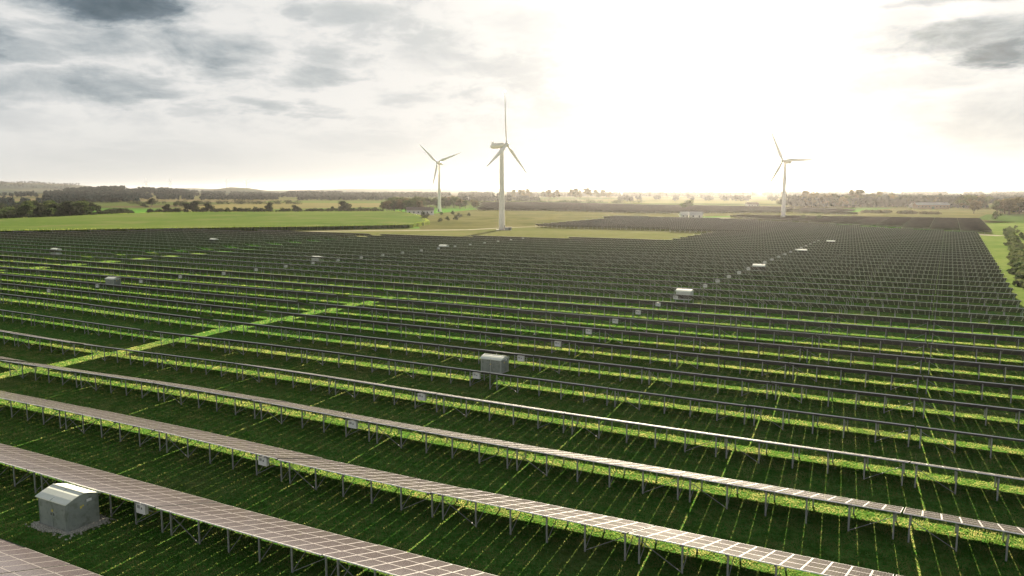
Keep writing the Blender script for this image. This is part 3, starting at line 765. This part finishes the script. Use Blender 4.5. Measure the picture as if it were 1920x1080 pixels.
ribbon('farm_track', [(560, 435), (640, 433.5), (780, 432), (880, 431), (930, 428), (1100, 421), (1240, 412), (1330, 409)], [3, 6, 8, 7, 4, 3, 6, 9], 'track', .07)
ribbon('farm_road', [(1290, 408), (1380, 409), (1450, 411), (1560, 414), (1640, 414)], [8, 12, 10, 9, 6], 'track', .08)
# verge along the right boundary
m = MB(); ys_ = list(range(150, 640, 10)); rr_ = random.Random(5)
for a, b in zip(ys_[:-1], ys_[1:]): m.quad([(12.5, a, .03), (34+(b-150)*.03, a, .03), (34+(b-150)*.03, b, .03), (12.5, b, .03)])
tag(m.build('right_verge', 'f_strip'), kind='structure')

# maize: a raised block of stalks with a ragged edge
def crop_block(name, poly, h, label, seed):
    r = np.random.default_rng(seed); pts = [Vector((*P(*p), 0)) for p in poly]; m = MB()
    m.quad([(p.x, p.y, h-.35) for p in pts]); n0 = len(pts)
    top = m.build(name, 'maize_top'); tag(top, label, 'maize field', kind='stuff')
    # stalk curtain along the two near sides
    V = []; F = []
    for i in range(n0):
        a, b = pts[i], pts[(i+1) % n0]; L = (b-a).length; n = int(L*5)
        if n < 2 or n > 9000: n = min(n, 9000)
        tt = r.random(n); inw = r.random(n)**2*2.5
        d = (b-a).normalized(); nr = Vector((-d.y, d.x, 0))
        for t, q in zip(tt, inw):
            p = a+d*(t*L)+nr*q*(-1 if SGN else 1); hh = h*(.82+.3*r.random()); w_ = .22; an = r.random()*3.14
            k = len(V); cx_, sx_ = math.cos(an)*w_, math.sin(an)*w_
            V += [(p.x-cx_, p.y-sx_, 0), (p.x+cx_, p.y+sx_, 0), (p.x+cx_*.6, p.y+sx_*.6, hh), (p.x-cx_*.6, p.y-sx_*.6, hh*.96)]
            F.append((k, k+1, k+2, k+3))
    # tassels and leaves over the top, thinning with distance
    o = link('stalks', mesh_np('stalks', np.array(V), np.array(F), ['crop']), top); o['kind'] = 'stuff'
SGN = False
crop_block('maize_field', [(-160, 441), (0, 440.5), (300, 435.5), (600, 431.5), (770, 428), (806, 421), (790, 409), (745, 400), (560, 401), (300, 402.5), (180, 407), (0, 415.5), (-160, 421)], 2.3, 'Tall green maize field with a dark front edge on the left', 2)

# ------------------------------------------------------------------ trees
def leaf_cloud(r, lobes, n, size, squash=.75):
    V = np.zeros((n*4, 3)); ks = r.integers(0, len(lobes), n)
    wts = np.array([l[3]**2 for l in lobes]); ks = r.choice(len(lobes), n, p=wts/wts.sum())
    d = r.normal(size=(n, 3)); d /= np.linalg.norm(d, axis=1)[:, None]
    rad = r.random(n)**.33
    L = np.array(lobes); c = L[ks, :3]+d*(L[ks, 3]*rad*(.8+.45*r.random(n)))[:, None]*np.array([1, 1, squash])
    u = r.normal(size=(n, 3)); u /= np.linalg.norm(u, axis=1)[:, None]
    w_ = np.cross(u, d+.3*r.normal(size=(n, 3))); w_ /= np.linalg.norm(w_, axis=1)[:, None]+1e-6
    s = size*(.5+r.random(n))[:, None]
    V[0::4] = c-u*s-w_*s*.3; V[1::4] = c+u*s*.3-w_*s; V[2::4] = c+u*s+w_*s*.4; V[3::4] = c-u*s*.2+w_*s
    F = np.arange(n*4).reshape(n, 4)
    return V, F
def tree_variant(seed, h, wd, n=900, mat='leaf', bush=False):
    r = np.random.default_rng(seed); lobes = []
    base = h*(.12 if bush else .34)
    for i in range(11 if not bush else 7):
        a = r.random()*6.28; q = r.random()**.6; zz_ = base+(h-base)*r.random()*.85
        rw = wd/2*q*(1-.55*abs((zz_-base)/(h-base)-.35)); lobes.append((rw*math.cos(a), rw*math.sin(a), zz_, wd*(.17+.13*r.random())))
    lobes.append((0, 0, h*.82, wd*.22)); lobes.append((0, 0, base+(h-base)*.45, wd*.33))
    V, F = leaf_cloud(r, lobes, n, h*.032+.08)
    V[:, 2] = np.maximum(V[:, 2], .05)
    cm = mesh_np('crown', V, F, [mat])
    m = MB(); I3 = Matrix.Identity(3)
    m.ring([((0, 0, -.2), wd*.035+.05, wd*.035+.05, I3), ((.05, .02, h*.3), wd*.025+.04, wd*.025+.04, I3), ((0, .1, h*.7), wd*.01+.02, wd*.01+.02, I3)], 7)
    for i in range(5):
        l = lobes[i]; m.bar((0, 0, h*(.22+.08*i)), (l[0]*.8, l[1]*.8, l[2]), .09*h/8, .09*h/8)
    tm = m.mesh('trunk', ['bark'])
    return cm, tm
TV = {('tree', i): tree_variant(10+i, 10, 8.5, 1000, ['leaf', 'leaf_dark', 'leaf_brown', 'leaf'][i]) for i in range(4)}
TV.update({('bush', i): tree_variant(30+i, 5, 6.0, 600, ['leaf_dark', 'leaf', 'leaf_dark'][i], True) for i in range(3)})
TV.update({('tall', i): tree_variant(50+i, 13, 6.0, 900, ['leaf_brown', 'leaf_dark', 'leaf_brown'][i]) for i in range(3)})
def put_tree(x, y, kind, v, s, label, cat, group, name, rz):
    cm, tm = TV[(kind, v)]
    root = tag(empty(name, (x, y, 0), rz), label, cat, group); root.scale = (s[0], s[0], s[1])
    link('crown', cm, root); link('trunk', tm, root)
NUM = ['first', 'second', 'third', 'fourth', 'fifth', 'sixth', 'seventh', 'eighth', 'ninth', 'tenth', 'eleventh', 'twelfth', 'thirteenth', 'fourteenth', 'fifteenth', 'sixteenth', 'seventeenth', 'eighteenth', 'nineteenth', 'twentieth', 'twenty-first', 'twenty-second', 'twenty-third', 'twenty-fourth', 'twenty-fifth', 'twenty-sixth', 'twenty-seventh', 'twenty-eighth', 'twenty-ninth', 'thirtieth']
def tree_line(pts, n, kinds, where, group, name, cat, smin=.7, smax=1.2, jit=6, seed=1, look=None):
    """n trees along a picture-space polyline laid on the ground, labelled left to right"""
    r = random.Random(seed); W = [Vector((*P(*p), 0)) for p in pts]; seg = [(W[i+1]-W[i]).length for i in range(len(W)-1)]; tot = sum(seg); sp = []
    for i in range(n):
        d = (i+.5+r.uniform(-.35, .35))/n*tot; k = 0
        while k < len(seg)-1 and d > seg[k]: d -= seg[k]; k += 1
        p = W[k].lerp(W[k+1], min(d/seg[k], 1)); sp.append((p.x+r.uniform(-jit, jit), p.y+r.uniform(-jit, jit)))
    sp.sort(key=lambda q: (in_px(q[0], q[1], 0) or (0,))[0])
    lk = look or ['Dark bushy', 'Rounded green', 'Grey-green']
    for i, (x, y) in enumerate(sp):
        kd, v = r.choice(kinds); s = r.uniform(smin, smax)
        put_tree(x, y, kd, v, (s*r.uniform(.9, 1.25), s), '%s %s, %s from left %s' % (lk[i % len(lk)], cat, NUM[i], where), cat, group, name, r.uniform(0, 6.28))
ALLT = [('tree', i) for i in range(4)]; ALLB = [('bush', i) for i in range(3)]; TALL = [('tall', i) for i in range(3)]
tree_line([(282, 399.5), (480, 399.5), (720, 399)], 30, ALLB+[('tree', 1)], 'in the long hedge behind the maize', 'hedge behind the maize', 'hedge_bush', 'hedge bush', .6, 1.15, 4, 3)
tree_line([(0, 414), (60, 412), (110, 410), (165, 407)], 22, ALLB+[('tree', 1), ('tree', 0)], 'in the scrub left of the round tree', 'scrub at the left', 'hedge_tree', 'hedge tree', .8, 1.4, 9, 4)
tree_line([(0, 407), (70, 404), (130, 401)], 14, ALLB+ALLT, 'in the back scrub', 'scrub at the far left', 'scrub_tree', 'scrub tree', .8, 1.3, 14, 14)
x, y = P(172, 404.5); put_tree(x, y, 'tree', 1, (1.5, 1.15), 'Round dark tree rising above the hedge behind the maize', 'tree', 'hedge trees on the left', 'round_tree', 0)
tree_line([(190, 401.5), (240, 401)], 6, ALLB, 'right of the round tree', 'low hedge right of the round tree', 'hedge_bush', 'hedge bush', .7, 1.0, 3, 5)
tree_line([(728, 396), (750, 397.5), (790, 398)], 20, ALLT, 'at the front of the turbine wood', 'wood by the left turbine', 'wood_tree', 'wood tree', .9, 1.3, 10, 6)
tree_line([(745, 391), (800, 390), (850, 389)], 22, ALLT, 'at the back of the turbine wood', 'wood by the left turbine', 'wood_tree', 'wood edge tree', 1.0, 1.35, 14, 7)
tree_line([(830, 391), (870, 391), (895, 390)], 9, ALLT, 'between left and tallest turbines', 'row between two turbines', 'row_tree', 'row tree', .8, 1.1, 8, 8)
tree_line([(782, 404), (800, 408), (850, 402), (875, 412), (820, 418)], 12, ALLB, 'on the rough ground beyond the maize tip', 'scrub beyond the maize tip', 'scrub_bush', 'scrub bush', .35, .7, 12, 9)
x, y = P(795, 415); put_tree(x, y, 'bush', 0, (.9, 1.3), 'Single dark bush at the very tip of the maize field', 'bush', None or 'bushes', 'dark_bush', 1)
tree_line([(960, 373), (1000, 374), (1090, 375), (1150, 374)], 26, TALL, 'in the slim row by the tallest turbine', 'row of slim trees', 'slim_tree', 'slim tree', 1.0, 1.9, 20, 10, ['Slim', 'Slender', 'Narrow'])
tree_line([(1498, 414), (1530, 414)], 5, ALLB, 'right of the right-hand turbine', 'bushes right of the right turbine', 'low_bush', 'low bush', .6, .9, 5, 11)
tree_line([(1500, 389), (1600, 388), (1700, 387)], 28, ALLT+TALL, 'in the hazy tree belt at the right', 'hazy tree belt at the right', 'belt_tree', 'belt tree', 1.0, 1.7, 25, 12)
tree_line([(1700, 388), (1800, 389), (1850, 392)], 18, ALLT, 'in the dark end of the tree belt', 'dark end of the tree belt', 'belt_tree', 'belt-end tree', 1.0, 1.6, 22, 13)
tree_line([(1845, 401), (1880, 402), (1925, 399)], 14, ALLT, 'in the farm copse at the right edge', 'farm copse at the right edge', 'copse_tree', 'copse tree', 1.0, 1.5, 12, 15)
x, y = P(1866, 411); put_tree(x, y, 'bush', 1, (1.2, 1.2), 'Lone green bush in the bright field at the far right', 'bush', 'bushes', 'lone_bush', 2)
x, y = P(1290, 394); put_tree(x, y, 'tree', 0, (1.4, 1.1), 'Lone brownish tree in the glare below the sun', 'tree', 'lone trees', 'lone_tree', 2)
x, y = P(284, 388); put_tree(x, y, 'tree', 1, (1.4, 1.1), 'Lone tree in the bright field behind the hedge', 'tree', 'lone trees', 'lone_tree', 2)
for i, (px, py) in enumerate([(270, 389), (330, 387), (340, 386.5), (366, 386)]):
    x, y = P(px, py); put_tree(x, y, 'bush', i % 3, (1.6, 1.2), ['Long low bush left of the lone field tree', 'Small dark bush right of the lone field tree', 'Second small bush right of the lone field tree', 'Farthest small bush in the bright field'][i], 'bush', 'bushes in the bright field', 'field_bush', i)
# hedge and scrub along the right boundary (real positions)
rh = random.Random(21); spots = []
HP = [P(1886, 428), P(1894, 445), P(1901, 470), P(1908, 495), P(1917, 525), P(1926, 560)]
for i in range(26):
    u = i/25*4.999; k = int(u); f = u-k; a, b = HP[5-k], HP[4-k]
    spots.append((a[0]+(b[0]-a[0])*f+rh.uniform(0.5, 5), a[1]+(b[1]-a[1])*f+rh.uniform(-4, 4)))
for i, (xx, yy) in enumerate(spots):
    s = rh.uniform(.26, .42) if i > 8 else rh.uniform(.18, .3)
    put_tree(xx, yy, 'bush', i % 3, (s, s), '%s hedge bush right of the panels, %s from the front' % (['Dark', 'Green', 'Olive'][i % 3], NUM[i]), 'hedge bush', 'hedge along the right edge', 'edge_bush', rh.uniform(0, 6))

def hedge(pts, w_, h, n, label, seed, mat='leaf_dark'):
    r = np.random.default_rng(seed); W = np.array([P(*p) for p in pts]); seg = np.linalg.norm(np.diff(W, axis=0), axis=1); cum = np.concatenate([[0], np.cumsum(seg)])
    lob = []
    m_ = int(cum[-1]/(w_*.55))
    for i in range(m_):
        d = (i+r.random())/m_*cum[-1]; k = min(np.searchsorted(cum, d, 'right')-1, len(seg)-1); p = W[k]+(W[k+1]-W[k])*(d-cum[k])/seg[k]
        if r.random() < .12: continue
        q = w_*(.35+.35*r.random()); lob.append((p[0]-W[0][0]+r.normal()*w_*.2, p[1]-W[0][1]+r.normal()*w_*.2, h*(.3+.35*r.random()), q))
    V, F = leaf_cloud(r, lob, n, .45, h/w_*1.1); V[:, 2] = np.maximum(V[:, 2], .02)
    o = link('hedge', mesh_np('hedge', V, F, [mat])); o.location = (W[0][0], W[0][1], 0); tag(o, label, 'hedge', 'field hedges')
hedge([(275, 399.7), (480, 399.7), (722, 399.3)], 6, 3.6, 16000, 'Long low dark hedge running along the back of the maize field', 41)
hedge([(-60, 416), (60, 412.5), (165, 407.5), (240, 402)], 8, 4.0, 15000, 'Thick scrubby hedge along the left back edge of the maize', 42)
hedge([(-60, 407), (60, 404), (150, 399)], 10, 5.0, 9000, 'Ragged hedge behind the scrub at the far left', 43, 'leaf')
hedge([(-60, 394), (40, 393), (140, 391)], 10, 6.0, 6000, 'Distant dark hedge line between green fields at the far left', 44)
hedge([(1889, 432), (1898, 450), (1906, 475), (1915, 505), (1930, 545)], 3, 1.2, 12000, 'Ragged hedge beyond the bright grass strip at the right edge', 48, 'leaf')
hedge([(240, 383.5), (400, 382.5), (560, 383)], 10, 5.0, 5000, 'Faint hedge across the middle of the bright distant fields', 45)
hedge([(880, 382), (1000, 381.5), (1200, 381)], 14, 5.0, 5000, 'Dark hedge behind the distant solar block by the tallest turbine', 46)
hedge([(1620, 399), (1700, 401), (1760, 402)], 6, 2.5, 4000, 'Low dark hedge in the olive field right of the right turbine', 47, 'leaf_brown')

# distant woods: one mass
def woods():
    r = np.random.default_rng(77); Vs = []; Fs = []; nv = 0
    def mass(a_px, b_px, y0, y1, n, h=(8, 13), gap=0.0):
        nonlocal nv
        # rows of crowns between image columns a_px..b_px at ground lines y0..y1
        cnt = 0
        gaps = r.random(40)
        for _ in range(n):
            u = r.random(); px = a_px+(b_px-a_px)*u; py = y0+(y1-y0)*r.random()
            if gap and gaps[int(u*39.9)] < gap: continue
            x, y = P(px, py); hh = r.uniform(*h)*.66; z0 = float(Tn(np.array([x]), np.array([y]))[0])
            k = 16; d = r.normal(size=(k, 3)); d /= np.linalg.norm(d, axis=1)[:, None]
            c = np.array([x, y, z0+hh*.55])+d*(r.random(k)**.4)[:, None]*np.array([hh*.5, hh*.5, hh*.42])
            t1 = r.normal(size=(k, 3)); t1 /= np.linalg.norm(t1, axis=1)[:, None]; t2 = np.cross(t1, d); t2 /= np.linalg.norm(t2, axis=1)[:, None]+1e-6
            s = hh*.2
            V = np.stack([c-t1*s-t2*s*.5, c+t1*s*.6-t2*s, c+t1*s+t2*s*.5, c-t1*s*.4+t2*s], 1).reshape(-1, 3)
            Vs.append(V); Fs.append(np.arange(k*4).reshape(k, 4)+nv); nv += k*4
    mass(85, 260, 368, 381, 900, (10, 17)); mass(1480, 1830, 381, 389, 900, (15, 21)); mass(-60, 150, 358.5, 361, 500, (12, 22)); mass(120, 235, 362, 368, 350, (12, 20)); mass(235, 520, 371, 376, 700, (8, 13), .15)
    mass(300, 352, 365, 371, 300, (12, 20)); mass(-150, 80, 366, 372, 400, (10, 16), .3); mass(-150, 140, 376, 384, 420, (7, 12), .3)
    mass(-150, 60, 386, 391, 200, (6, 9), .4); mass(560, 740, 372, 376, 400, (9, 13), .15); mass(260, 600, 365, 371, 1100, (10, 17), .05)
    mass(540, 640, 363.5, 368, 350, (12, 24)); mass(600, 960, 364, 371, 1500, (11, 19), .05); mass(860, 1010, 374, 379, 350, (9, 14), .1)
    mass(950, 1300, 364, 370, 1100, (11, 18), .1); mass(1150, 1500, 371, 378, 500, (9, 15), .3); mass(1180, 1500, 364, 369, 900, (12, 18), .1)
    mass(1470, 1720, 370, 382, 1200, (11, 17)); mass(1700, 1900, 372, 384, 900, (10, 15), .1); mass(1780, 2080, 368, 380, 900, (10, 16), .1)
    mass(1400, 2080, 363.5, 368, 900, (12, 20), .2); mass(1760, 1850, 386, 391, 90, (5, 8)); mass(1870, 2080, 388, 399, 300, (8, 12), .2)
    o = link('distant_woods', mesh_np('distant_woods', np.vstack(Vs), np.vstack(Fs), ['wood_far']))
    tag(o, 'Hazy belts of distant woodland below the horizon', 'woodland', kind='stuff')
woods()

# ------------------------------------------------------------------ buildings
def house(px, py, wx, dy, h, rz, wall, roof, label, rh_=2.2, s=1.0):
    x, y = P(px, py); root = tag(empty('farm_house' if h < 4 else 'farm_barn', (x, y, 0), YAW+R(rz)), label, 'house' if h < 4 else 'barn', 'distant farm buildings')
    hw, hd = wx/2, dy/2; m = MB()
    for a, b in (((-hw, -hd), (hw, -hd)), ((hw, hd), (-hw, hd))): m.quad([(*a, 0), (*b, 0), (*b, h), (*a, h)])
    for sx in (-hw, hw): m.quad([(sx, -hd, 0), (sx, hd, 0), (sx, hd, h), (sx, 0, h+rh_), (sx, -hd, h)])
    m.build('wall', wall, root)
    m = MB(); e = .5
    for sy in (-1, 1):
        a = Vector((0, sy*(hd+e), h-rh_*e/hd)); b = Vector((0, 0, h+rh_)); n = Vector((0, sy*rh_, hd)).normalized()*.12
        c = [(-hw-e, a.y, a.z+.12), (hw+e, a.y, a.z+.12), (hw+e, b.y, b.z+.12), (-hw-e, b.y, b.z+.12)]; d = [(q[0], q[1], q[2]-.12+.02) for q in c]
        m.quad(c); m.quad(d[::-1])
        for k in range(4): l = (k+1) % 4; m.quad([c[l], c[k], d[k], d[l]])
    m.build('roof', roof, root)
    n = max(2, int(wx/3.5))
    for i in range(n):
        xx = -hw+(i+.5)*wx/n
        if i == n//2: m = MB(); m.box((xx, -hd-.03, 1.05), 1.0 if h < 4 else 3, .06, 2.1 if h < 4 else 3); m.build('door', 'door', root)
        else: m = MB(); m.box((xx, -hd-.03, h*.55), 1.2, .06, 1.1); m.build('window', 'window', root)
house(788, 403, 22, 9, 4.2, 10, 'white_wall', 'roof_tile', 'Whitish farm barn beside the wood left of the left turbine')
house(1745, 391.5, 34, 12, 4.5, -5, 'brick', 'roof_pale', 'Long low barn with a pale roof in the tree belt')
house(1716, 389, 12, 8, 3.0, 20, 'white_wall', 'roof_pale', 'Small white cottage left of the long low barn')
house(1885, 383, 12, 8, 3.2, 30, 'white_wall', 'roof_tile', 'White house up in the copse near the right edge', 2.6)
house(1898, 386, 16, 8, 3.2, -20, 'white_wall', 'roof_pale', 'Pale-roofed house among trees near the right edge')
house(1917, 396, 14, 8, 3.2, 10, 'white_wall', 'roof_pale', 'White house cut by the right edge beside the green field')
house(1283, 408, 6, 4, 2.3, 10, 'white_wall', 'roof_pale', 'Little pale hut in the glare, left of the parked trailers')
house(1305, 408.5, 9, 4, 2.4, -8, 'white_wall', 'roof_pale', 'Pale shed in the glare by the farm road')
house(1410, 388, 14, 8, 3.4, 10, 'white_wall', 'roof_tile', 'Distant white house in the glare left of the right turbine')
house(118, 376, 40, 14, 5, 0, 'white_wall', 'roof_pale', 'Distant pale barn before the wooded hill on the left')
house(870, 377, 16, 10, 5.0, 15, 'white_wall', 'roof_pale', 'Distant white barn between the left and tallest turbines')
house(152, 372.5, 26, 14, 4.4, 0, 'white_wall', 'roof_pale', 'Distant pale barn on the wooded hillside at the left')
# switchgear cabinet by the tallest turbine
x, y = P(953, 431.5)
root = tag(empty('switchgear_cabinet', (x, y, 0), YAW), 'Dark cabinet on the ground beside the tallest turbine', 'cabinet')
m = MB(); m.box((0, 0, .75), 3.4, 2.2, 1.5); m.build('wall', 'kiosk', root); m = MB(); m.box((0, 0, 1.56), 3.7, 2.5, .12); m.build('roof', 'roof_tile', root)
m = MB(); m.box((.6, -1.12, .7), .9, .04, 1.3); m.build('door', 'door', root)

# ------------------------------------------------------------------ grass blades over the near part of the site
def grass():
    r = np.random.default_rng(5); n = 1300000
    # sample in the visible wedge, density falling with distance
    b = np.where(r.random(n) < .62, 26+84*r.random(n)**1.25, 100+170*r.random(n)**.9); a = (r.random(n)-.5)*2*.70*b
    x = a*math.cos(YAW)-b*math.sin(YAW); y = a*math.sin(YAW)+b*math.cos(YAW)
    ok = (x < 12.8) & (y < 284) & (y > 8)
    kx, ky, wx, dy, _ = KIOSKS[0]
    ok &= ~((np.abs(x-kx) < wx/2+.5) & (np.abs(y-ky) < dy/2+.5))
    x, y, b = x[ok], y[ok], b[ok]; n = len(x)
    z = np.zeros(n)
    for bx, by, sx, sy, h in BUMPS: z += h*np.exp(-((x-bx)/sx)**2-((y-by)/sy)**2)
    tuft = .5+.5*np.sin(x*1.7+np.sin(y*1.3)*2)*np.sin(y*2.1+np.sin(x*.9)*2)
    hh = (.025+.075*r.random(n)**1.5)*(.7+.6*tuft); wd = (.018+.00055*b)*(.6+.8*r.random(n)); an = r.random(n)*6.283; le = r.random(n)*6.283; lm = hh*.6*r.random(n)
    V = np.zeros((n, 3, 3)); cx_, sx_ = np.cos(an)*wd, np.sin(an)*wd
    V[:, 0] = np.stack([x-cx_, y-sx_, z-.01], 1); V[:, 1] = np.stack([x+cx_, y+sx_, z-.01], 1); V[:, 2] = np.stack([x+np.cos(le)*lm, y+np.sin(le)*lm, z+hh], 1)
    o = link('grass', mesh_np('grass', V.reshape(-1, 3), np.arange(n*3).reshape(n, 3), ['blade']))
    tag(o, 'Short uneven grass growing between and under the panel rows', 'grass', kind='stuff')
grass()

# ------------------------------------------------------------------ haze
HZ = 4.0e-5
bm_ = MB(); S = 17000.0
bm_.box((0, 0, 38.5), 2*S, 2*S, 80.0)
m = bpy.data.materials.new('haze'); m.use_nodes = True; t = NT(m.node_tree); t.N.clear()
pv = t.new('ShaderNodeVolumePrincipled'); pv.inputs['Color'].default_value = (1.0, 0.98, 0.96, 1); pv.inputs['Density'].default_value = HZ; pv.inputs['Anisotropy'].default_value = 0.84
o_ = t.new('ShaderNodeOutputMaterial'); t.link(pv.outputs[0], o_.inputs['Volume']); M['haze'] = m
hz = bm_.build('haze', 'haze'); tag(hz, 'Thin pale haze over the whole landscape', 'haze', kind='stuff')
